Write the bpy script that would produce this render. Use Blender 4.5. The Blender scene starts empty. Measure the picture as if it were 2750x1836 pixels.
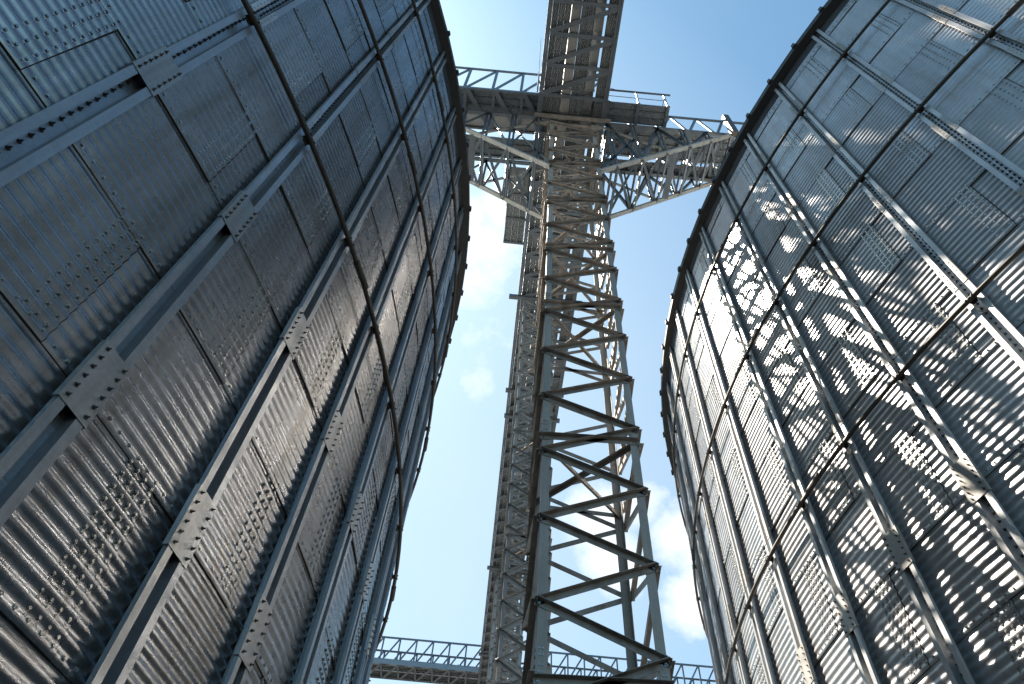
import bpy, math, random
import numpy as np
from mathutils import Vector, Matrix
random.seed(7); rng = np.random.default_rng(7)
S = bpy.context.scene
COL = S.collection
GROUND = -1.6            # the camera is the origin, held 1.6 m above the ground

# ------------------------------------------------------------------ materials
def mat(name):
    m = bpy.data.materials.new(name); m.use_nodes = True
    nt = m.node_tree; b = nt.nodes['Principled BSDF']
    return m, nt, b
def N(nt, t, **kw):
    n = nt.nodes.new(t)
    for k, v in kw.items(): setattr(n, k, v)
    return n
def mix(nt, fac, a, b, blend='MIX'):
    n = N(nt, 'ShaderNodeMix', data_type='RGBA', blend_type=blend)
    for sock, v in ((n.inputs[0], fac), (n.inputs[6], a), (n.inputs[7], b)):
        if hasattr(v, 'links') or isinstance(v, bpy.types.NodeSocket): nt.links.new(v, sock)
        else: sock.default_value = v if isinstance(v, (int, float)) else (*v, 1)
    return n.outputs[2]
def noise(nt, scale, detail=4, vec=None, rough=.55):
    n = N(nt, 'ShaderNodeTexNoise'); n.inputs['Scale'].default_value = scale
    n.inputs['Detail'].default_value = detail; n.inputs['Roughness'].default_value = rough
    if vec is not None: nt.links.new(vec, n.inputs['Vector'])
    return n.outputs['Fac']
def remap(nt, v, a, b, c=0., d=1.):
    n = N(nt, 'ShaderNodeMapRange'); nt.links.new(v, n.inputs[0])
    for i, x in enumerate((a, b, c, d)): n.inputs[i + 1].default_value = x
    return n.outputs[0]
def coords(nt, scale=(1, 1, 1), rot=(0, 0, 0)):
    t = N(nt, 'ShaderNodeTexCoord'); mp = N(nt, 'ShaderNodeMapping')
    mp.inputs['Scale'].default_value = scale; mp.inputs['Rotation'].default_value = rot
    nt.links.new(t.outputs['Object'], mp.inputs['Vector'])
    return mp.outputs['Vector']

def galvanised(name, base, metal=.8, r0=.32, r1=.55, tint=(.30, .27, .23), dirt=.35, tone=False, rust=0., bump=.0, spangle=40., rnd=0.):
    m, nt, b = mat(name)
    c = coords(nt); st = coords(nt, (6., 6., .30))
    v = N(nt, 'ShaderNodeTexVoronoi'); v.inputs['Scale'].default_value = spangle
    nt.links.new(c, v.inputs['Vector'])
    sp = remap(nt, v.outputs['Color'], 0, 1, .86, 1.1)
    big = noise(nt, 1.3, 5, c)
    stk = remap(nt, noise(nt, 1.0, 6, st, .62), .42, .72)
    col = mix(nt, remap(nt, big, .3, .75), tuple(x * .86 for x in base), tuple(min(1, x * 1.08) for x in base))
    mu = N(nt, 'ShaderNodeMath', operation='MULTIPLY'); nt.links.new(stk, mu.inputs[0]); mu.inputs[1].default_value = dirt
    col = mix(nt, mu.outputs[0], col, tint)
    if tone:
        at = N(nt, 'ShaderNodeAttribute', attribute_name='tone')
        tn = N(nt, 'ShaderNodeCombineColor')
        for i in range(3): nt.links.new(at.outputs['Fac'], tn.inputs[i])
        col = mix(nt, 1., col, tn.outputs[0], 'MULTIPLY')
    if tone:       # white-rust bloom and dark run marks
        bl = remap(nt, noise(nt, 2.6, 9, coords(nt, (1.6, 1.6, .7)), .68), .56, .74, 0., .42)
        col = mix(nt, bl, col, tuple(min(1., x * 1.55) for x in base))
        dr = remap(nt, noise(nt, 1., 8, coords(nt, (14., 14., .5)), .6), .60, .78, 0., .35)
        col = mix(nt, dr, col, tuple(x * .45 for x in tint))
    if rnd:
        oi = N(nt, 'ShaderNodeObjectInfo'); rv = remap(nt, oi.outputs['Random'], 0, 1, 1 - rnd, 1 + rnd * .6)
        rc = N(nt, 'ShaderNodeCombineColor')
        for i in range(3): nt.links.new(rv, rc.inputs[i])
        col = mix(nt, 1., col, rc.outputs[0], 'MULTIPLY')
    cs = N(nt, 'ShaderNodeCombineColor')
    for i in range(3): nt.links.new(sp, cs.inputs[i])
    col = mix(nt, .6, col, cs.outputs[0], 'MULTIPLY')
    met = None
    if rust:
        rn = remap(nt, noise(nt, 2.3, 7, c, .65), .62 - rust * .3, .78)
        col = mix(nt, rn, col, (.11, .055, .026))
        inv = N(nt, 'ShaderNodeMath', operation='MULTIPLY_ADD'); nt.links.new(rn, inv.inputs[0])
        inv.inputs[1].default_value = -metal * .9; inv.inputs[2].default_value = metal
        nt.links.new(inv.outputs[0], b.inputs['Metallic'])
    else: b.inputs['Metallic'].default_value = metal
    nt.links.new(col, b.inputs['Base Color'])
    nt.links.new(remap(nt, noise(nt, 5., 5, c), .3, .7, r0, r1), b.inputs['Roughness'])
    if bump:
        bp = N(nt, 'ShaderNodeBump'); bp.inputs['Strength'].default_value = bump; bp.inputs['Distance'].default_value = .01
        nt.links.new(noise(nt, 3.2, 2, c), bp.inputs['Height']); nt.links.new(bp.outputs[0], b.inputs['Normal'])
    return m

M = {}
M['wall_shaded'] = galvanised('shaded_galvanised_wall', (.315, .32, .335), .80, .23, .34, (.15, .13, .105), .6, tone=True)  # copy for the left silo, part of its shade put into the colour
M['wall_sunlit'] = galvanised('sunlit_galvanised_wall', (.42, .425, .44), .52, .29, .42, (.25, .22, .185), .45, tone=True, bump=.03)  # same sheet metal for the right silo, paler to carry its sunlight
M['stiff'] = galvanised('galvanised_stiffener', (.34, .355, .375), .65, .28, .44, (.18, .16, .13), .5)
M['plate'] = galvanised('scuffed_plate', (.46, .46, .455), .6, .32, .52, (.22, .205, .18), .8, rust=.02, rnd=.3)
M['stiff_sunlit'] = galvanised('sunlit_galvanised_stiffener', (.44, .45, .46), .5, .34, .5, (.24, .22, .19), .4)  # stiffener copy for the right silo, sun brightness mixed into the colour
M['plate_sunlit'] = galvanised('sunlit_scuffed_plate', (.36, .355, .34), .4, .40, .58, (.22, .19, .15), .7, rust=.06, rnd=.3)  # plate copy for the right silo, colour lowered against the sun's glare
M['bolt'] = galvanised('zinc_bolt', (.42, .42, .40), .85, .2, .35)
M['stud'] = galvanised('dull_dark_stud', (.07, .065, .06), .5, .4, .6)
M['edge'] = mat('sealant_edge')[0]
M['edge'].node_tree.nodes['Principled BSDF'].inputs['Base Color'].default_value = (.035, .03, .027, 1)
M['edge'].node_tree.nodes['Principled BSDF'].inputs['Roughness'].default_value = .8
M['pipe'] = galvanised('weathered_pipe', (.075, .068, .058), .35, .45, .65, (.05, .04, .03), .5)
M['dark'] = galvanised('dark_eave_steel', (.045, .048, .052), .3, .5, .7, (.05, .045, .04), .3)
M['roof'] = galvanised('galvanised_roof', (.26, .27, .28), .5, .45, .6)
M['tower'] = galvanised('weathered_tower_steel', (.33, .305, .275), .3, .42, .62, (.12, .09, .065), .6, rust=.3)
M['leg'] = galvanised('galvanised_leg', (.40, .37, .33), .2, .45, .62, (.17, .15, .125), .5, rust=.05)
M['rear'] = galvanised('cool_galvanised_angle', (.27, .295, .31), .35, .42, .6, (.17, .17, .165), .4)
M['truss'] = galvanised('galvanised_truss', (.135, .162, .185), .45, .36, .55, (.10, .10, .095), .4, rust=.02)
M['case'] = galvanised('galvanised_casing', (.30, .31, .31), .7, .25, .45)
M['ground'] = galvanised('concrete_ground', (.05, .051, .052), 0., .8, .95, (.035, .035, .036), .4, spangle=3.)
# raised-bar tread plate
m, nt, b = mat('tread_plate')
c = coords(nt)
def bars(rot):
    mp = N(nt, 'ShaderNodeMapping'); mp.inputs['Rotation'].default_value = (0, 0, rot); mp.inputs['Scale'].default_value = (24, 8, 1)
    nt.links.new(c, mp.inputs['Vector'])
    v = N(nt, 'ShaderNodeTexVoronoi'); v.inputs['Scale'].default_value = 1.; v.inputs['Randomness'].default_value = .25
    nt.links.new(mp.outputs[0], v.inputs['Vector'])
    return remap(nt, v.outputs['Distance'], .42, .2)
mx = N(nt, 'ShaderNodeMath', operation='MAXIMUM')
nt.links.new(bars(math.radians(45)), mx.inputs[0]); nt.links.new(bars(math.radians(-45)), mx.inputs[1])
bp = N(nt, 'ShaderNodeBump'); bp.inputs['Strength'].default_value = 1.; bp.inputs['Distance'].default_value = .012
nt.links.new(mx.outputs[0], bp.inputs['Height']); nt.links.new(bp.outputs[0], b.inputs['Normal'])
col = mix(nt, remap(nt, noise(nt, 2., 5, c), .3, .7), (.092, .114, .128), (.145, .172, .19))
col = mix(nt, mx.outputs[0], col, (.36, .37, .35))
nt.links.new(col, b.inputs['Base Color']); b.inputs['Metallic'].default_value = .6; b.inputs['Roughness'].default_value = .38
M['tread'] = m

# ------------------------------------------------------------------ mesh tools
class MB:
    def __init__(s): s.v = []; s.f = []; s.m = []; s.mats = []
    def mi(s, name):
        if name not in s.mats: s.mats.append(name)
        return s.mats.index(name)
    def add(s, vs, fs, mname):
        o = len(s.v); i = s.mi(mname)
        s.v.extend([tuple(p) for p in vs]); s.f.extend([tuple(a + o for a in f) for f in fs]); s.m.extend([i] * len(fs))
    def prism(s, prof, p, q, U, V, mname, caps=True):
        """closed 2-D profile (list of (u, v)) swept from p to q"""
        p, q, U, V = map(Vector, (p, q, U, V)); n = len(prof)
        vs = [p + U * a + V * b_ for a, b_ in prof] + [q + U * a + V * b_ for a, b_ in prof]
        fs = [(i, (i + 1) % n, n + (i + 1) % n, n + i) for i in range(n)]
        if caps: fs += [tuple(range(n - 1, -1, -1)), tuple(range(n, 2 * n))]
        s.add(vs, fs, mname)
    def box(s, lo, hi, mname):
        x0, y0, z0 = lo; x1, y1, z1 = hi
        s.prism([(x0, y0), (x1, y0), (x1, y1), (x0, y1)], (0, 0, z0), (0, 0, z1), (1, 0, 0), (0, 1, 0), mname)
    def tube(s, path, r, mname, n=8, caps=True):
        path = [Vector(p) for p in path]; vs = []; fs = []
        for i, p in enumerate(path):
            t = (path[min(i + 1, len(path) - 1)] - path[max(i - 1, 0)]).normalized()
            a = Vector((0, 0, 1)) if abs(t.z) < .9 else Vector((1, 0, 0))
            u = t.cross(a).normalized(); w = t.cross(u)
            vs += [p + u * (r * math.cos(6.28319 * k / n)) + w * (r * math.sin(6.28319 * k / n)) for k in range(n)]
        for i in range(len(path) - 1):
            for k in range(n): fs.append((i * n + k, i * n + (k + 1) % n, (i + 1) * n + (k + 1) % n, (i + 1) * n + k))
        if caps: fs += [tuple(range(n - 1, -1, -1)), tuple(range(len(vs) - n, len(vs)))]
        s.add(vs, fs, mname)
    def bolt(s, p, nrm, r, h, mname='bolt', washer=True, stud=0.):
        nrm = Vector(nrm).normalized(); p = Vector(p)
        a = Vector((0, 0, 1)) if abs(nrm.z) < .9 else Vector((1, 0, 0))
        u = nrm.cross(a).normalized(); w = nrm.cross(u)
        hexa = [(r * math.cos(1.0472 * k), r * math.sin(1.0472 * k)) for k in range(6)]
        if washer: s.prism([(x * 1.45, y * 1.45) for x, y in hexa], p - nrm * .002, p + nrm * .004, u, w, mname)
        s.prism(hexa, p, p + nrm * h, u, w, mname)
        if stud: s.prism([(x * .5, y * .5) for x, y in hexa], p, p + nrm * (h + stud), u, w, mname)
    def build(s, name, parent=None, smooth=False, kind=None):
        me = bpy.data.meshes.new(name); me.from_pydata(s.v, [], s.f)
        for k in s.mats: me.materials.append(M[k])
        me.polygons.foreach_set('material_index', s.m)
        if smooth: me.polygons.foreach_set('use_smooth', [True] * len(s.f))
        me.update()
        o = bpy.data.objects.new(name, me); COL.objects.link(o)
        if parent is not None:
            o.parent = parent; o.matrix_parent_inverse = parent.matrix_basis.inverted()
        if kind: o['kind'] = kind
        return o
def thing(name, label, cat, loc, group=None):
    o = bpy.data.objects.new(name, None); COL.objects.link(o); o.location = loc
    o['label'] = label; o['category'] = cat
    if group: o['group'] = group
    return o

def L_prof(a, t, su=1, sv=1, b=None):
    b = b or a
    p = [(0, 0), (a, 0), (a, t), (t, t), (t, b), (0, b)]
    p = [(x * su, y * sv) for x, y in p]
    return p if su * sv > 0 else p[::-1]
def C_prof(w, d, t):     # web along u (centred), flanges toward +v
    h = w / 2
    return [(-h, 0), (h, 0), (h, d), (h - t, d), (h - t, t), (-h + t, t), (-h + t, d), (-h, d)]
def rect(w, d): return [(-w / 2, -d / 2), (w / 2, -d / 2), (w / 2, d / 2), (-w / 2, d / 2)]
def frame(p, q, out):
    """U along-plane, V = 'out' made perpendicular to the member"""
    t = (Vector(q) - Vector(p)).normalized(); V = Vector(out); V = (V - t * V.dot(t)).normalized(); U = t.cross(V)
    return U, V
def member(mb, prof, p, q, out, mname):
    U, V = frame(p, q, out); mb.prism(prof, p, q, U, V, mname)
def thin(poly, t):
    """closed thin section from an open polyline (mitred offset)"""
    P = [Vector((*p, 0)) for p in poly]; out = []
    for i, p in enumerate(P):
        d1 = (P[i] - P[i - 1]).normalized() if i else (P[1] - P[0]).normalized()
        d2 = (P[i + 1] - P[i]).normalized() if i < len(P) - 1 else d1
        n1 = Vector((-d1.y, d1.x, 0)); n2 = Vector((-d2.y, d2.x, 0)); n = (n1 + n2).normalized()
        out.append(p + n * (t / max(.3, n.dot(n1))))
    return [(p.x, p.y) for p in P] + [(p.x, p.y) for p in reversed(out)]

# ------------------------------------------------------------------ silos
R0 = 15.53; NST = 83; DT = 2 * math.pi / NST; RING = 1.108; PITCH = RING / 11; AMP = .0080
RIM = 15.86
def make_silo(cx, cy, th_ref, sg, zs, parity, frac, half, label, rings, low_k, wallm, stm, plm):
    """sg: bay numbers grow with theta (+1) or against it (-1); frac: seam centre inside a bay"""
    root = thing('grain_silo', label, 'silo', (cx, cy, GROUND), 'corrugated grain silos')
    a0 = math.atan2(-cy, -cx)
    rr = lambda z, k: R0 + AMP * math.cos(2 * math.pi * (z - zs) / PITCH)
    P = lambda th, r, z: (cx + r * math.cos(th), cy + r * math.sin(th), z)
    dth = lambda th: (th - a0 + math.pi) % (2 * math.pi) - math.pi
    kmin = math.floor((GROUND - zs) / RING); kmax = math.floor((RIM - zs) / RING)
    b0 = int(round((a0 - th_ref) / (DT * sg)))
    nb = int(half / DT) + 2
    bays = range(b0 - nb, b0 + nb + 1)
    # --- corrugated wall, sheet by sheet
    V = []; F = []; tone = []; mi = []; off = 0
    lap = .135 / R0
    for k in range(kmin, kmax + 1):
        z0 = max(zs + k * RING - .03, GROUND); z1 = min(zs + (k + 1) * RING + .02, RIM)
        nz = max(2, int(round((z1 - z0) / PITCH * 8)))
        z = np.linspace(z0, z1, nz + 1)
        for b in bays:
            if (b + k) % 2 != parity: continue
            c0 = th_ref + sg * (b + frac) * DT; c1 = c0 + 2 * DT
            th = np.linspace(c0 - lap, c1 + lap, 10)
            T, Z = np.meshgrid(th, z)
            w = (T - th[0]) / (th[-1] - th[0])
            r = R0 + AMP * np.cos(2 * np.pi * (Z - zs) / PITCH) + (w - .5) * .009 + .011 * (1 - (Z - z0) / RING)
            # slight oil-canning of every sheet
            r = r + .0025 * np.sin(3.1 * T * R0 / 1.2 + k * 1.7 + b) * np.sin(2.2 * (Z - z0) + b * 2.3)
            g = np.stack([cx + r * np.cos(T), cy + r * np.sin(T), Z], -1).reshape(-1, 3)
            n = len(th); idx = np.arange(len(z) * n).reshape(len(z), n) + off
            q = np.stack([idx[:-1, :-1], idx[:-1, 1:], idx[1:, 1:], idx[1:, :-1]], -1).reshape(-1, 4)
            V.append(g); F.append(q); mi.append(np.zeros(len(q), int)); off += len(g)
            tn = rng.normal(1., .11); tone.append(np.full(len(q), np.clip(tn, .72, 1.22)))
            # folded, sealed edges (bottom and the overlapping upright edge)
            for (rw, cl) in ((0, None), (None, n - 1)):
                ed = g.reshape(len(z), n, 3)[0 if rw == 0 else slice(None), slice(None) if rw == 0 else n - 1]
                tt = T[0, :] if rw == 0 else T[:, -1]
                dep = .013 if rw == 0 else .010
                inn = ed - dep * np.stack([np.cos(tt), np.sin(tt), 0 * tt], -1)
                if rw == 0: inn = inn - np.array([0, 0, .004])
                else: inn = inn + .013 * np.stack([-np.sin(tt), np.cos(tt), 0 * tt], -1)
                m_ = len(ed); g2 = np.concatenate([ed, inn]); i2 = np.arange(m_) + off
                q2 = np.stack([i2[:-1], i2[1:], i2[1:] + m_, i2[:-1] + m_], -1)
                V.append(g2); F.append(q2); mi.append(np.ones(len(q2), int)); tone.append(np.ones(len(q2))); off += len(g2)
    # plain far side
    e0 = th_ref + sg * (bays[0] + 1) * DT; e1 = th_ref + sg * (bays[-1]) * DT
    lo_, hi_ = (max(e0, e1), min(e0, e1) + 2 * math.pi)
    th = np.linspace(lo_ - .02, hi_ + .02, 70); z = np.array([GROUND, RIM])
    T, Z = np.meshgrid(th, z); r = R0 - .02
    g = np.stack([cx + r * np.cos(T), cy + r * np.sin(T), Z], -1).reshape(-1, 3)
    idx = np.arange(140).reshape(2, 70) + off
    q = np.stack([idx[:-1, :-1], idx[:-1, 1:], idx[1:, 1:], idx[1:, :-1]], -1).reshape(-1, 4)
    V.append(g); F.append(q); mi.append(np.zeros(len(q), int)); tone.append(np.ones(len(q)))
    V = np.concatenate(V); F = np.concatenate(F); mi = np.concatenate(mi); tone = np.concatenate(tone)
    me = bpy.data.meshes.new('wall')
    me.vertices.add(len(V)); me.vertices.foreach_set('co', V.ravel())
    me.loops.add(len(F) * 4); me.loops.foreach_set('vertex_index', F.ravel())
    me.polygons.add(len(F)); me.polygons.foreach_set('loop_start', np.arange(len(F)) * 4)
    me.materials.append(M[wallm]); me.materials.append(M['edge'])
    me.update(calc_edges=True)
    me.polygons.foreach_set('material_index', mi.astype(np.int32)); me.polygons.foreach_set('use_smooth', np.ones(len(F), bool))
    at = me.attributes.new('tone', 'FLOAT', 'FACE'); at.data.foreach_set('value', tone.astype(np.float32))
    me.validate(); me.update()
    wo = bpy.data.objects.new('wall', me); COL.objects.link(wo); wo.parent = root; wo.matrix_parent_inverse = root.matrix_basis.inverted()
    # --- sheet bolts
    mb = MB()
    zlow = 1.2
    for k in range(kmin, kmax + 1):
        zk = zs + k * RING
        for b in bays:
            tb = th_ref + sg * b * DT
            if zk > zlow and zk < RIM - .1:
                for j in range(11):
                    u = (j + .5) / 11
                    if u < .1 or u > .9: continue
                    t = tb + sg * u * DT; zz = zk + .022 + random.uniform(-.003, .003)
                    mb.bolt(P(t, R0 + AMP + .006, zz), (math.cos(t), math.sin(t), 0), .0115, .012)
            if (b + k) % 2 == parity:
                c0 = tb + sg * frac * DT
                nc = 4 if k <= low_k else 3; sp = .082 if nc == 4 else .085
                for j in range(nc):
                    t = c0 + lap - (.035 + j * sp) / R0
                    for i in range(11):
                        zc = zk + (i + .5) * PITCH
                        for dz in (-.021, .021):
                            zz = zc + dz
                            if zz < zlow or zz > RIM - .06: continue
                            mb.bolt(P(t, rr(zz, k) + .006, zz), (math.cos(t), math.sin(t), 0), .0115, .012)
    mb.build('bolts', root, kind='stuff')
    # --- stiffeners with their splice plates
    sec = thin([(-.108, .070), (-.106, .100), (-.052, .100), (-.048, .0125), (.048, .0125), (.052, .100), (.106, .100), (.108, .070)], .004)
    covers = [zs + RING * q for q in (1, 3)]
    sleeves = [zs + RING * q + .03 for q in (5, 7, 9, 11)]
    for b in bays:
        t = th_ref + sg * b * DT
        if abs(dth(t)) > half: continue
        rad = Vector((math.cos(t), math.sin(t), 0)); tan = Vector((-math.sin(t), math.cos(t), 0))
        base = Vector((cx, cy, 0)) + rad * R0
        mb = MB()
        joints = [GROUND] + sorted(covers + sleeves) + [RIM - .04]
        for i in range(len(joints) - 1):
            z0, z1 = joints[i] + (.004 if i else 0), joints[i + 1] - .004
            sc = 1. if joints[i] < covers[1] - .1 else (.95 if i < 4 else .9)
            mb.prism([(u * sc, v) for u, v in sec], base + Vector((0, 0, z0)), base + Vector((0, 0, z1)), tan, rad, stm)
        zz = math.ceil((1.2 - zs) / PITCH) * PITCH + zs
        while zz < RIM - .1:
            for off_ in ((-.022,) if zz < sleeves[0] else (-.024, .02)):
                mb.bolt(base + rad * .0165 + tan * (off_ + random.uniform(-.002, .002)) + Vector((0, 0, zz)), rad, .0115, .010, 'stud', True, .020)
            zz += PITCH
        so = mb.build('stiffener', root)
        for zc in covers:
            mb = MB()
            ps = thin([(-.121, .068), (-.118, .1055), (.118, .1055), (.121, .068)], .004)
            jit = random.uniform(-.012, .012)
            A = base + Vector((0, 0, zc - .25 + jit)); B = base + Vector((0, 0, zc + .25 + jit))
            mb.prism(ps, A, B, tan, rad, plm)
            for e in (-1, 1):
                for i in range(6):
                    p = A.lerp(B, (i + .55) / 6.1) + tan * (e * .083) + rad * .1055
                    mb.bolt(p, rad, .0115, .011, 'stud', True, .018)
            mb.bolt(A.lerp(B, .5) + rad * .1055, rad, .013, .003, 'edge', False)
            p = mb.build('splice_plate', so)
        for zc in sleeves:
            mb = MB()
            for e in (-1, 1):
                ps = thin([(.047, .094), (.0505, .1055), (.104, .1055), (.1115, .1045), (.113, .072)][::1], .004)
                ps = [(u * .93 * e, v) for u, v in ps]
                if e < 0: ps = ps[::-1]
                A = base + Vector((0, 0, zc - .24)); B = base + Vector((0, 0, zc + .24))
                mb.prism(ps, A, B, tan, rad, plm)
                for i in range(5):
                    mb.bolt(A.lerp(B, (i + .5) / 5) + tan * (e * .072) + rad * .109, rad, .008, .005, 'bolt', False)
            mb.build('splice_sleeve', so)
    # --- wind rings
    for zr in rings:
        mb = MB(); rp = R0 + .158
        n = int(2.2 * half / DT * 3); ths = [a0 - half * 1.05 + 2.1 * half * i / n for i in range(n + 1)]
        mb.tube([P(t, rp, zr) for t in ths], .029, 'pipe', 10)
        ro = mb.build('wind_ring', root, smooth=True)
        mb = MB()
        for b in bays:
            t = th_ref + sg * b * DT
            if abs(dth(t)) > half: continue
            rad = Vector((math.cos(t), math.sin(t), 0)); tan = Vector((-math.sin(t), math.cos(t), 0)); up = Vector((0, 0, 1))
            c = Vector(P(t, rp, zr))
            mb.prism(rect(.010, .075), c - tan * .05 - rad * .02, c + tan * .05 - rad * .02, up, rad, 'pipe')
            mb.prism(rect(.09, .012), c - tan * .035 - rad * .05, c + tan * .035 - rad * .05, up, rad, 'pipe')
            mb.tube([c - tan * .012, c + tan * .012], .033, 'pipe', 8)
            for e in (-1, 1): mb.bolt(c + tan * (e * .045) + rad * .03, up, .009, .012, 'pipe')
            if b % 5 == 2: mb.tube([c + tan * .25, c + tan * .6], .040, 'pipe', 10)
        mb.build('clamps', ro, kind='stuff')
    # --- eave and roof
    mb = MB(); nr = 124
    re = R0 + .23; apex = RIM + R0 * math.tan(math.radians(24))
    ang = [th_ref + sg * (-41 + i) * DT * 2 / 3 + sg * DT for i in range(nr)]
    vs = []; fs = []
    for t in ang: vs += [P(t, R0 + .016, RIM - .30), P(t, R0 + .06, RIM - .14), P(t, re, RIM - .10), P(t, re + .01, RIM + .02)]
    for i in range(nr):
        j = (i + 1) % nr
        for a in range(3):
            f = (4 * i + a, 4 * j + a, 4 * j + a + 1, 4 * i + a + 1); fs.append(f if sg < 0 else f[::-1])
    mb.add(vs, fs, 'dark')
    for t in ang:                      # rib ends that stick out over the edge
        rad = Vector((math.cos(t), math.sin(t), 0)); tan = Vector((-math.sin(t), math.cos(t), 0))
        c = Vector((cx, cy, RIM - .01))
        mb.prism([(-.05, -.06), (.05, -.06), (.035, .075), (-.035, .075)], c + rad * (re - .06), c + rad * (re + .05), tan, Vector((0, 0, 1)), 'dark')
    mb.build('eave', root)
    mb = MB(); vs = []; fs = []
    for t in ang: vs += [P(t, re + .012, RIM + .03), P(t, 1.2, apex)]
    for i in range(nr):
        j = (i + 1) % nr; fs.append((2 * i, 2 * j, 2 * j + 1, 2 * i + 1) if sg > 0 else (2 * j, 2 * i, 2 * i + 1, 2 * j + 1))
    mb.add(vs, fs, 'roof')
    for t in ang:
        tan = Vector((-math.sin(t), math.cos(t), 0))
        p = Vector(P(t, re, RIM + .035)); q = Vector(P(t, 1.2, apex + .005)); U, V = frame(p, q, (0, 0, 1))
        mb.prism([(-.045, 0), (.045, 0), (.03, .07), (-.03, .07)], p, q, U, V, 'roof')
    mb.build('roof', root)
    mb = MB(); mb.tube([(cx, cy, apex - .3), (cx, cy, apex + .5)], 1.25, 'roof', 24); mb.build('roof_cap', root)
    return root

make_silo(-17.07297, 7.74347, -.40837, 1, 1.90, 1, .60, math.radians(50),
          'shaded bluish grey corrugated silo on the left, its ring pipes dark against the wall', (7.03, 10.54, 13.79), 0, 'wall_shaded', 'stiff', 'plate')
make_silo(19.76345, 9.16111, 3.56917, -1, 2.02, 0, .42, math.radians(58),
          'sunlit corrugated silo on the right, dappled with lattice shadows', (7.03, 10.54, 13.79), 3, 'wall_sunlit', 'stiff_sunlit', 'plate_sunlit')

# ------------------------------------------------------------------ lattice towers
def lattice_tower(x0, x1, y0, y1, ztop, phase, horiz, label, pitch, leg_a, br_a, split, cell=1.31, dense=False, brm='tower'):
    """phase: height of a node on the front-left leg; zigzag angles on all four faces"""
    root = thing('lattice_tower', label, 'tower', ((x0 + x1) / 2, (y0 + y1) / 2, GROUND), 'lattice towers carrying the overhead gallery')
    C = {'FL': (x0, y0, 1, 1), 'FR': (x1, y0, -1, 1), 'BL': (x0, y1, 1, -1), 'BR': (x1, y1, -1, -1)}
    joints = [h + .25 for h in horiz if GROUND + 1 < h < ztop - 1]
    for k, (x, y, su, sv) in C.items():
        mb = MB()
        mb.prism(L_prof(leg_a, .010, su, sv), (x, y, GROUND), (x, y, ztop), (1, 0, 0), (0, 1, 0), 'rear' if dense else 'leg')
        for h in joints:               # bolted splice angles
            mb.prism(L_prof(leg_a * .92, .010, su, sv), (x - su * .011, y - sv * .011, h - .2), (x - su * .011, y - sv * .011, h + .2), (1, 0, 0), (0, 1, 0), 'leg')
            for dz in (-.14, -.06, .06, .14):
                for e in (.03, .07):
                    mb.bolt((x + su * e, y - sv * .011, h + dz), (0, -sv, 0), .011, .012)
                    mb.bolt((x - su * .011, y + sv * e, h + dz), (-su, 0, 0), .011, .012)
        mb.build('leg', root)
    stuff = MB(); own = []
    def brace(p, q, out, visible):
        mb = MB() if visible else stuff
        p = Vector(p) + Vector(out) * .006; q = Vector(q) + Vector(out) * .006
        U, V = frame(p, q, out)
        if U.z < 0: U = -U
        d = (q - p).normalized()
        prof = [(-.5 * br_a, 0), (.5 * br_a, 0), (.5 * br_a, br_a * .95), (.5 * br_a - .007, br_a * .95), (.5 * br_a - .007, .007), (-.5 * br_a, .007)]
        mb.prism(prof, p - d * .03, q + d * .03, U, V, brm)
        for e in (p + d * .02, q - d * .02):
            mb.bolt(e + V * .007 - U * .012, V, .014, .012, 'bolt', True, .015)
        if visible: own.append(mb.build('brace', root))
    faces = [('FL', 'FR', (0, -1, 0), 0.), ('BR', 'BL', (0, 1, 0), .04), ('FR', 'BR', (1, 0, 0), .0), ('BL', 'FL', (-1, 0, 0), .0)]
    for a, b_, out, dz in faces:
        xa, ya = C[a][:2]; xb, yb = C[b_][:2]
        ph = phase + dz if a in ('FL', 'BR') else phase + cell / 2 + dz
        z = ph - math.floor((ph - GROUND - .1) / cell) * cell
        zs_ = [z + i * cell / 2 for i in range(int((ztop - z) / (cell / 2)) + 1)]
        for i in range(len(zs_) - 1):
            A = (xa, ya, zs_[i]) if i % 2 == 0 else (xb, yb, zs_[i])
            B = (xb, yb, zs_[i + 1]) if i % 2 == 0 else (xa, ya, zs_[i + 1])
            brace(A, B, out, split[0] < zs_[i] < split[1] and len(own) < 96)
        if dense:
            for i in range(len(zs_) - 1):
                A = (xb, yb, zs_[i]) if i % 2 == 0 else (xa, ya, zs_[i])
                B = (xa, ya, zs_[i + 1]) if i % 2 == 0 else (xb, yb, zs_[i + 1])
                brace(Vector(A) - Vector(out) * .02, Vector(B) - Vector(out) * .02, out, False)
    for h in horiz:
        if not GROUND < h < ztop: continue
        for a, b_, out, _ in faces:
            brace((*C[a][:2], h), (*C[b_][:2], h + .06), out, split[0] - .4 < h < split[1] and len(own) < 96)
        for a, b_ in (('FL', 'BR'), ('FR', 'BL')):
            p = Vector((*C[a][:2], h + (.0 if a == 'FL' else .07))); q = Vector((*C[b_][:2], h + (.0 if a == 'FL' else .07)))
            (mb := MB() if split[0] - .4 < h < split[1] and len(own) < 96 else stuff)
            U, V = frame(p, q, (0, 0, -1))
            mb.prism(L_prof(br_a * .9, .007), p, q, U, V, 'tower')
            if mb is not stuff: own.append(mb.build('brace', root))
    for x, y, su, sv in C.values():    # base plates
        stuff.box((x - .12, y - .12, GROUND), (x + .16, y + .16, GROUND + .025), 'tower')
    stuff.build('bracing', root, kind='stuff')
    return root
T1X0, T1X1, T1Y0, T1Y1 = .60, 2.10, 7.5, 9.1
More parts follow.
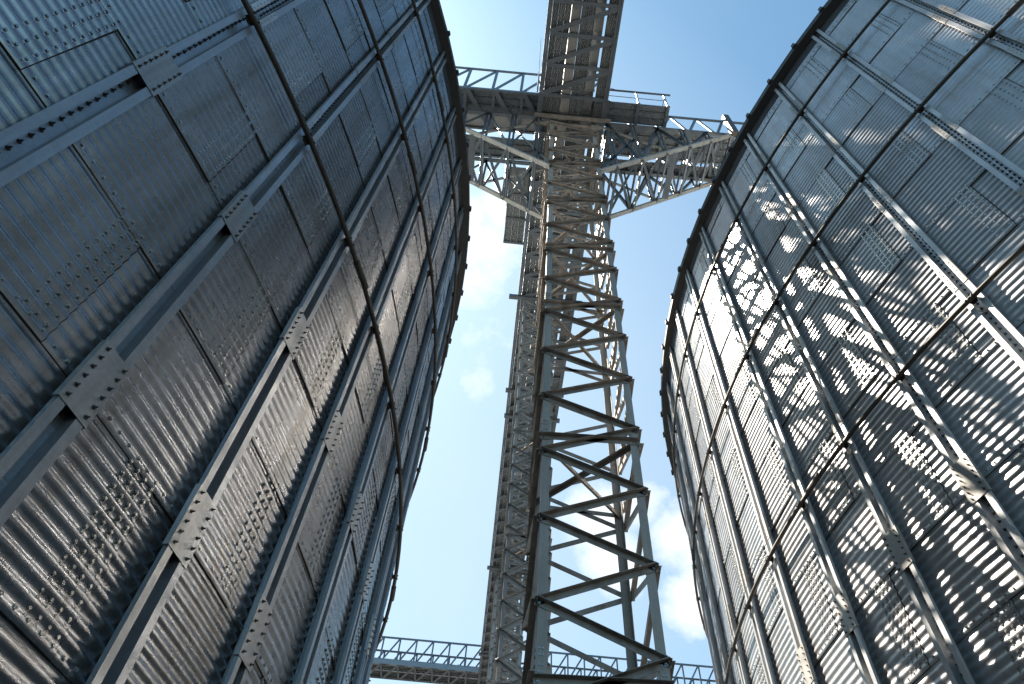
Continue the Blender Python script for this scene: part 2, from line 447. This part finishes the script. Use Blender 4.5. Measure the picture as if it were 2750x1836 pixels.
lattice_tower(T1X0, T1X1, T1Y0, T1Y1, 23.85, 5.29, [.4, 4.3, 8.24, 12.18, 14.69, 17.36, 19.96, 22.62],
              'nearest lattice tower, dark weathered angle steel rising between the two silos', 0, .122, .088, (3.9, 15.2))
lattice_tower(.33, 1.43, 14.62, 15.75, 23.85, 5.0, [4.2, 8.2, 12.2, 16.2, 20.2, 23.2],
              'slender grey lattice tower seen just left of the nearest tower', 0, .09, .07, (99, 99), 1.5, True, 'rear')
lattice_tower(.35, 1.80, 31.8, 33.2, 23.85, 5.2, [8.2, 12.2, 16.2, 20.2, 23.2],
              'farthest lattice tower, pale, low under the far end of the overhead gallery', 0, .11, .08, (99, 99), 1.6, True, 'rear')

# ------------------------------------------------------------------ galleries (conveyor bridges)
class Axis:
    """s along the gallery, t across it, plan frame"""
    def __init__(s, o, d): s.o = Vector((*o, 0)); s.d = Vector((*d, 0)).normalized(); s.n = Vector((s.d.y, -s.d.x, 0))
    def __call__(s, a, t, z): return s.o + s.d * a + s.n * t + Vector((0, 0, z))
UP = Vector((0, 0, 1))
def obox(mb, ax, s0, s1, t0, t1, z0, z1, mname):
    mb.prism([(t0, z0), (t1, z0), (t1, z1), (t0, z1)], ax(s0, 0, 0), ax(s1, 0, 0), ax.n, UP, mname)
def chan(mb, p, q, w, d, out, mname, t=.007): member(mb, C_prof(w, d, t), p, q, out, mname)
def edge_beam(root, ax, s0, s1, t, z, h, side, mname='truss'):
    mb = MB(); chan(mb, ax(s0, t, z + h / 2), ax(s1, t, z + h / 2), h, .07, ax.n * side, mname)
    s = s0 + .6
    while s < s1:
        mb.bolt(ax(s, t + side * .035, z), -UP, .012, .01); s += .95
    return mb.build('edge_beam', root)
def deck(root, ax, s0, s1, rows, z, name='deck_plank'):
    for (t0, t1) in rows:
        mb = MB(); n = max(1, int(round((t1 - t0) / .22))); w = (t1 - t0) / n
        for i in range(n):
            a, b_ = t0 + i * w + .0015, t0 + (i + 1) * w - .0015
            mb.prism(thin([(a, z), (a, z + .055), (b_, z + .055), (b_, z)][::-1], .004), ax(s0, 0, 0), ax(s1, 0, 0), ax.n, UP, 'tread')
        mb.build(name, root)
def under_lacing(root, ax, s0, s1, t0, t1, z, step=.95, diag=True, depth=.12, flip=False, dz=-.004):
    n = int((s1 - s0) / step)
    for i in range(n + 1):
        s = s0 + i * step; mb = MB()
        chan(mb, ax(s, t0, z + dz), ax(s, t1, z + dz), depth, .07, UP, 'truss'); mb.build('cross_beam', root)
        if diag and i < n:
            a, b_ = (t0, t1) if not flip else (t1, t0)
            mb = MB(); member(mb, rect(.15, .008), ax(s + .06, b_, z - .014), ax(s + step - .06, a, z - .014), UP, 'truss'); mb.build('lacing_bar', root)
def side_truss(root, ax, s0, s1, t, z0, z1, step, side, double=True, w=.095, zig=False):
    mb = MB(); chan(mb, ax(s0, t, z1), ax(s1, t, z1), .11, .06, ax.n * side, 'truss'); mb.build('top_chord', root)
    n = int(round((s1 - s0) / step)); st = (s1 - s0) / n
    for i in range(n + 1):
        s = s0 + i * st
        if not zig:
            mb = MB(); chan(mb, ax(s, t + side * .012, z0), ax(s, t + side * .012, z1), w, .045, ax.n * side, 'truss')
            for e in (-.02, .02): mb.bolt(ax(s + e, t - side * .002, z1 - .02), -ax.n * side, .011, .01)
            mb.build('post', root)
        if i < n:
            mb = MB()
            if zig:
                m_ = s + st / 2
                chan(mb, ax(s, t + side * .012, z0), ax(m_, t + side * .012, z1), w, .04, ax.n * side, 'truss')
                chan(mb, ax(m_ + .02, t + side * .012, z1), ax(s + st, t + side * .012, z0), w, .04, ax.n * side, 'truss')
            else:
                chan(mb, ax(s + .06, t + side * .03, z0 + .05), ax(s + st - .05, t + side * .03, z1 - .04), w, .04, ax.n * side, 'truss')
            mb.build('diagonal', root)
def casing(root, ax, s0, s1, t0, t1, z0, z1):
    mb = MB(); obox(mb, ax, s0, s1, t0, t1, z0, z1, 'case')
    s = s0 + 1.5
    while s < s1:
        obox(mb, ax, s - .03, s + .03, t0 - .03, t1 + .03, z0 - .03, z1 + .03, 'case'); s += 3.
    mb.build('conveyor_casing', root)

YA = Axis((.20, 0), (-.0095, 1))          # long gallery: t = 0 left edge ... 2.30 right edge
ZG = 24.0
def long_gallery(s0, s1, label, cells):
    root = thing('conveyor_gallery', label, 'conveyor bridge', YA(s0, 1.15, ZG), 'overhead conveyor galleries')
    edge_beam(root, YA, s0, s1, 0, ZG, .16, 1); edge_beam(root, YA, s0, s1, 2.30, ZG, .16, -1)
    edge_beam(root, YA, s0, s1, .075, ZG + .012, .12, 1); edge_beam(root, YA, s0, s1, 2.225, ZG + .012, .12, -1)
    under_lacing(root, YA, cells[0], cells[1], .15, 2.15, ZG + .03)
    deck(root, YA, s0, s1, [(.15, .735), (1.06, 1.50), (1.87, 2.16)], ZG + .13)
    casing(root, YA, s0, s1, .745, 1.05, ZG + .12, ZG + .75)
    casing(root, YA, s0, s1, 1.49, 1.81, ZG + .34, ZG + 1.0)
    for t, sd in ((.02, 1), (2.28, -1)):
        side_truss(root, YA, s0, s1, t, ZG + .16, ZG + 1.9, 1.9, sd)
    return root
g = long_gallery(-13., 7.30, 'broad gallery overhead seen from below, running out of the top of the photo', (-12.3, 7.0))
g = long_gallery(7.45, 62., 'long gallery running away behind the nearest tower to the far towers', (8.0, 61.))
# landing on the left edge of the far gallery
deck(g, YA, 9.35, 12.30, [(-.72, -.02)], ZG + .10, 'landing_plank')
for s in (9.37, 10.35, 11.3, 12.28):
    mb = MB(); chan(mb, YA(s, -.75, ZG + .085), YA(s, .0, ZG + .085), .09, .05, UP, 'truss'); mb.build('landing_beam', g)
mb = MB()
for z in (ZG + .75, ZG + 1.25): mb.tube([YA(9.3, -.74, z), YA(12.32, -.74, z)], .02, 'truss', 6)
for s in (9.37, 10.8, 12.28): mb.prism(rect(.04, .04), YA(s, -.74, ZG + .1), YA(s, -.74, ZG + 1.25), (1, 0, 0), (0, 1, 0), 'truss')
mb.build('handrail', g)
for s, t0, t1 in ((14.58, -.34, 2.55), (19.3, -.10, 2.42), (20.75, -.05, 2.42), (31.4, -.12, 2.4), (39.5, -.1, 2.4), (47., -.1, 2.4)):
    mb = MB(); chan(mb, YA(s, t0, ZG - .07), YA(s, t1, ZG - .07), .16, .14, UP, 'truss'); mb.build('support_beam', g)

XA = lambda y: Axis((0, y), (1, 0))       # t = -y direction (t grows toward the viewer)
def cross_gallery(name_label, s0, s1, y0, y1, z, trussh, rows, cas, step, near_zig, beams, under=True):
    ax = XA(0)
    root = thing('conveyor_gallery', name_label, 'conveyor bridge', ((s0 + s1) / 2, (y0 + y1) / 2, z), 'overhead conveyor galleries')
    for y, sd in ((y0, -1), (y1, 1)): edge_beam(root, ax, s0, s1, -y, z, .15, sd)
    if under: under_lacing(root, ax, beams[0], beams[1], -y0 - .05, -y1 + .05, z + .02, step, True, .11, flip=beams[2])
    deck(root, ax, s0, s1, [(-b_, -a) for a, b_ in rows], z + .12)
    if cas: casing(root, ax, s0, s1, -cas[1], -cas[0], z + cas[2], z + cas[3])
    side_truss(root, ax, s0, s1, -y0, z + .15, z + trussh, step, -1, zig=near_zig)
    side_truss(root, ax, s0, s1, -y1, z + .15, z + trussh, step, 1, zig=near_zig)
    return root
ZL = 24.3
gl = cross_gallery('gallery above the left silo roof, latticed railing on its near side', -19.6, 2.4, 6.78, 8.16, ZL, 2.55,
                   [(6.83, 7.58)], (7.60, 8.08, .10, .7), .9565, False, (-19.55, 2.35, True))
ax0 = XA(0)
deck(gl, ax0, -19., .4, [(-9.05, -8.40)], ZL + .05)
edge_beam(gl, ax0, -19.6, .5, -9.12, ZL - .02, .15, 1)
# its landing right of the crossing
deck(gl, ax0, 2.45, 4.53, [(-7.50, -6.82)], ZL + .02, 'landing_plank')
for x in (2.5, 3.50, 4.50):
    mb = MB(); chan(mb, ax0(x, -7.56, ZL + .005), ax0(x, -6.78, ZL + .005), .11, .06, UP, 'truss'); mb.build('landing_beam', gl)
mb = MB(); chan(mb, ax0(2.3, -6.80, ZL + 1.28), ax0(4.72, -6.80, ZL + 1.28), .07, .05, (0, -1, 0), 'truss')
for x in (3.50, 4.47): member(mb, rect(.05, .05), ax0(x, -6.80, ZL), ax0(x + .02, -6.80, ZL + 1.26), (0, -1, 0), 'case')
member(mb, rect(.03, .03), ax0(4.30, -6.80, ZL), ax0(4.47, -6.80, ZL + .9), (0, -1, 0), 'case')
mb.tube([(2.3, 6.80, ZL + .66), (4.5, 6.80, ZL + .62)], .012, 'truss', 6); mb.tube([(2.2, 6.8, ZL + 2.0), (3.0, 6.8, ZL + 1.3)], .012, 'truss', 6)
mb.build('handrail', gl)
gr = cross_gallery('gallery above the right silo roof, zigzag railing and a short box post', 2.5, 22.5, 7.56, 9.18, 24.1, 1.75,
                   [(7.62, 8.55), (8.74, 9.12)], (8.02, 8.45, .3, .9), .94, True, (2.6, 22.4, False))
mb = MB(); mb.box((6.72, 7.30, 23.95), (6.92, 7.48, 25.75), 'pipe'); mb.build('box_post', gr)
mb = MB(); mb.box((6.45, 9.15, 23.2), (6.65, 9.4, 23.95), 'case'); mb.build('outlet_box', gr)
# far crossing gallery, one span each side of the long gallery
for (s0, s1, lab) in ((-21., -.05, 'far gallery low in the photo, left of the towers, with white deck edge'),
                      (2.2, 24., 'far gallery low in the photo, right of the nearest tower, latticed sides')):
    gf = cross_gallery(lab, s0, s1, 41.6, 43.2, 24.0, 1.85, [(41.7, 42.4), (42.5, 43.1)], (41.9, 42.4, .2, .6), 1.05, False, (s0 + .1, s1 - .1, False))
    mb = MB(); mb.box((s0, 41.50, 24.02), (s1, 41.515, 24.32), 'case'); mb.build('toe_board', gf)

# ------------------------------------------------------------------ knee brackets between tower and cross galleries
def bracket(sgn, label):
    xr = T1X1 + .0 if sgn > 0 else T1X0
    root = thing('knee_bracket', label, 'truss bracket', (xr, 8.3, 19.6), 'truss knee brackets on the nearest tower')
    X = lambda d: xr + sgn * d
    zsl = lambda d: 19.62 + .945 * d
    D = 4.60; zc = 23.98
    nodes = [.42, 1.24, 2.08, 2.92, 3.72, 4.52]
    for y, out in ((T1Y0 - .01, (0, -1, 0)), (T1Y1 + .01, (0, 1, 0))):
        mb = MB(); chan(mb, (X(0), y, zc), (X(D + .1), y, zc), .12, .08, (0, 0, 1), 'truss'); mb.build('upper_chord', root)
        p, q = Vector((X(0), y, zsl(0))), Vector((X(D + .05), y, zsl(D + .05)))
        mb = MB(); U, V = frame(p, q, (0, 0, 1)); mb.prism(C_prof(.13, .08, .008), p, q, U, V, 'leg')
        n = 34
        for i in range(n):
            for e in (-.025, .025): mb.bolt(p.lerp(q, (i + .5) / n) + U * e, -V, .008, .004, 'edge', False)
        mb.build('sloping_chord', root)
        for i, d in enumerate(nodes):
            zz = zsl(d)
            if zc - zz > .35:
                for e in (-.06, .06):
                    mb = MB(); member(mb, L_prof(.065, .006), (X(d) + e, y, zz + .04), (X(d) + e, y, zc), out, 'truss'); mb.build('upright', root)
            if i + 1 < len(nodes):
                d2 = nodes[i + 1]
                a, b_ = ((d, zz), (d2, zc)) if i % 2 else ((d, zc), (d2, zsl(d2)))
                if a[1] - 0 and abs(a[1] - b_[1]) > .3:
                    mb = MB(); member(mb, L_prof(.08, .006), (X(a[0]), y, a[1]), (X(b_[0]), y, b_[1]), out, 'truss'); mb.build('diagonal', root)
        mb = MB(); chan(mb, (X(.03), y + .0, 23.7), (X(2.3), y, zsl(2.3)), .09, .05, out, 'leg'); mb.build('diagonal', root)
        mb = MB(); member(mb, L_prof(.065, .006), (X(.0), y, 19.9), (X(1.24), y, 22.75), out, 'truss'); mb.build('diagonal', root)
    for i, d in enumerate(nodes):
        zz = zsl(d)
        for e in (-.05, .05):
            mb = MB(); member(mb, C_prof(.075, .06, .006), (X(d) + e, T1Y0 + .03, zz + .03), (X(d) + e, T1Y1 - .03, zz + .03), (sgn * math.copysign(1, e), 0, .3), 'truss'); mb.build('cross_strut', root)
        if i + 1 < len(nodes):
            d2 = nodes[i + 1]
            for ya, yb in ((T1Y0 + .03, T1Y1 - .03), (T1Y1 - .03, T1Y0 + .03)):
                dz = .05 if ya < yb else .10
                mb = MB(); member(mb, L_prof(.075, .006), (X(d) + sgn * .07, ya, zsl(d) + dz), (X(d2) - sgn * .07, yb, zsl(d2) + dz), (0, 0, 1), 'truss'); mb.build('sway_brace', root)
    mb = MB(); mb.prism(rect(.20, .012), (X(2.42), T1Y0 + .03, zsl(2.42) - .02), (X(2.42), T1Y1 - .03, zsl(2.42) - .02), (1, 0, 0), (0, 0, 1), 'truss'); mb.build('strut_plate', root)
bracket(-1, 'knee bracket truss spreading from the nearest tower toward the left silo')
bracket(1, 'knee bracket truss spreading from the nearest tower toward the right silo')
# crosshead beams on top of the nearest tower
for y in (T1Y0 - .12, T1Y1 + .12):
    pass
root = thing('crosshead_beam', 'pair of steel beams capping the nearest tower, under the crossing galleries', 'beam', (1.35, 8.3, 23.85))
for i, (y, h, x0, x1) in enumerate(((7.36, 0., .05, 2.62), (7.62, .0, .35, 2.35), (8.95, 0., .35, 2.35))):
    mb = MB(); chan(mb, (x0, y, 23.9), (x1, y, 23.9), .12, .1, (0, 0, 1), 'tower'); mb.build('beam', root)
# lightning rod
mb = MB(); mb.tube([(.08, 6.62, 24.0), (.08, 6.62, 26.2)], .028, 'truss', 8); mb.tube([(.08, 6.62, 26.2), (.05, 6.62, 32.)], .011, 'truss', 6)
o = mb.build('lightning_rod'); o['label'] = 'thin lightning rod beside the left edge of the overhead gallery'; o['category'] = 'lightning rod'
# ------------------------------------------------------------------ ground
mb = MB(); G = 900.
mb.add([(-G, -G, GROUND), (G, -G, GROUND), (G, G, GROUND), (-G, G, GROUND)], [(0, 1, 2, 3)], 'ground')
o = mb.build('ground'); o['kind'] = 'structure'

# ------------------------------------------------------------------ camera
F_PX, PITCH_C, ROLL = 1631.4, .96142, .09143      # fitted at 2349 px wide
cp, sp_ = math.cos(PITCH_C), math.sin(PITCH_C)
fw = Vector((0, cp, sp_)); r1 = Vector((1, 0, 0)); u1 = r1.cross(fw)
rx = r1 * math.cos(ROLL) + u1 * math.sin(ROLL); ux = u1 * math.cos(ROLL) - r1 * math.sin(ROLL)
cam = bpy.data.cameras.new('camera'); co = bpy.data.objects.new('camera', cam); COL.objects.link(co)
co.matrix_world = Matrix((rx, ux, -fw)).transposed().to_4x4()
cam.sensor_width = 36; cam.lens = F_PX / 2349 * 36; cam.clip_start = .05; cam.clip_end = 3000
S.camera = co

# ------------------------------------------------------------------ light
SUN_AZ, SUN_EL = math.radians(143.2), math.radians(57.6)     # mathematical azimuth (from +x toward +y)
sd = Vector((math.cos(SUN_AZ) * math.cos(SUN_EL), math.sin(SUN_AZ) * math.cos(SUN_EL), math.sin(SUN_EL)))
sl = bpy.data.lights.new('sun', 'SUN'); sl.energy = 5.0; sl.angle = math.radians(.53); sl.color = (1., .905, .78)
so = bpy.data.objects.new('sun', sl); COL.objects.link(so); so.rotation_euler = (-sd).to_track_quat('-Z', 'Y').to_euler()
w = bpy.data.worlds.new('World'); S.world = w; w.use_nodes = True
nt = w.node_tree; bg = nt.nodes['Background']
sky = N(nt, 'ShaderNodeTexSky', sky_type='NISHITA'); sky.sun_disc = False
sky.sun_elevation = SUN_EL; sky.sun_rotation = math.pi / 2 - SUN_AZ; sky.air_density = 1.; sky.dust_density = 1.2; sky.ozone_density = .5
tc = N(nt, 'ShaderNodeTexCoord')
def raydir(x, y): return (fw + rx * ((x - 1174.5) / F_PX) - ux * ((y - 784) / F_PX)).normalized()
# real clouds: noise puffs in a few places of the sky
cn = noise(nt, 8.5, 10, tc.outputs['Generated'], .66)
acc = None
for (x, y, rad, amp) in ((1110, 600, 120, .95), (1165, 480, 75, .85), (1080, 500, 55, .75), (1120, 780, 80, .55), (1100, 880, 60, .5), (1080, 1000, 60, .3), (1370, 1190, 95, .8), (1470, 1160, 70, .85), (1420, 1290, 90, .9),
                         (1560, 1240, 90, 1.), (1580, 1380, 80, 1.), (1610, 1330, 70, .9), (900, 300, 160, .8), (300, 1300, 200, .8), (1900, 1300, 200, .9), (2600, 500, 300, .6), (-500, 700, 300, .9)):
    d = raydir(x, y); dp = N(nt, 'ShaderNodeVectorMath', operation='DOT_PRODUCT'); dp.inputs[1].default_value = d
    nrm = N(nt, 'ShaderNodeVectorMath', operation='NORMALIZE'); nt.links.new(tc.outputs['Generated'], nrm.inputs[0]); nt.links.new(nrm.outputs[0], dp.inputs[0])
    a = rad / F_PX * .8
    mr = remap(nt, dp.outputs['Value'], math.cos(a * 1.5), math.cos(a * .15), 0., amp)
    if acc is None: acc = mr
    else:
        mm = N(nt, 'ShaderNodeMath', operation='MAXIMUM'); nt.links.new(acc, mm.inputs[0]); nt.links.new(mr, mm.inputs[1]); acc = mm.outputs[0]
ad = N(nt, 'ShaderNodeMath', operation='MULTIPLY_ADD'); nt.links.new(acc, ad.inputs[0]); ad.inputs[1].default_value = .52; nt.links.new(cn, ad.inputs[2])
cov = remap(nt, ad.outputs[0], .70, 1.06)
CLOUD = 7.0
cm = mix(nt, cov, mix(nt, 1., sky.outputs[0], (.78, 1.09, 1.08), 'MULTIPLY'), (CLOUD, CLOUD * .985, CLOUD * .97))
vd = N(nt, 'ShaderNodeVectorMath', operation='DOT_PRODUCT'); vd.inputs[1].default_value = raydir(900, 1150); nt.links.new(nrm.outputs[0], vd.inputs[0])
veil = remap(nt, vd.outputs['Value'], math.cos(.75), math.cos(.10), 0., .55)
vn = remap(nt, noise(nt, 3., 6, tc.outputs['Generated'], .6), .2, .7, .65, 1.)
vm = N(nt, 'ShaderNodeMath', operation='MULTIPLY'); nt.links.new(veil, vm.inputs[0]); nt.links.new(vn, vm.inputs[1])
cm = mix(nt, vm.outputs[0], cm, (4.0, 4.55, 4.9))
nt.links.new(cm, bg.inputs['Color']); bg.inputs['Strength'].default_value = .05
S.view_settings.view_transform = 'Standard'; S.view_settings.look = 'None'; S.view_settings.exposure = 2.15; S.view_settings.gamma = 1.0
S.cycles.max_bounces = 8; S.cycles.diffuse_bounces = 4; S.cycles.glossy_bounces = 5
S.cycles.use_denoising = True
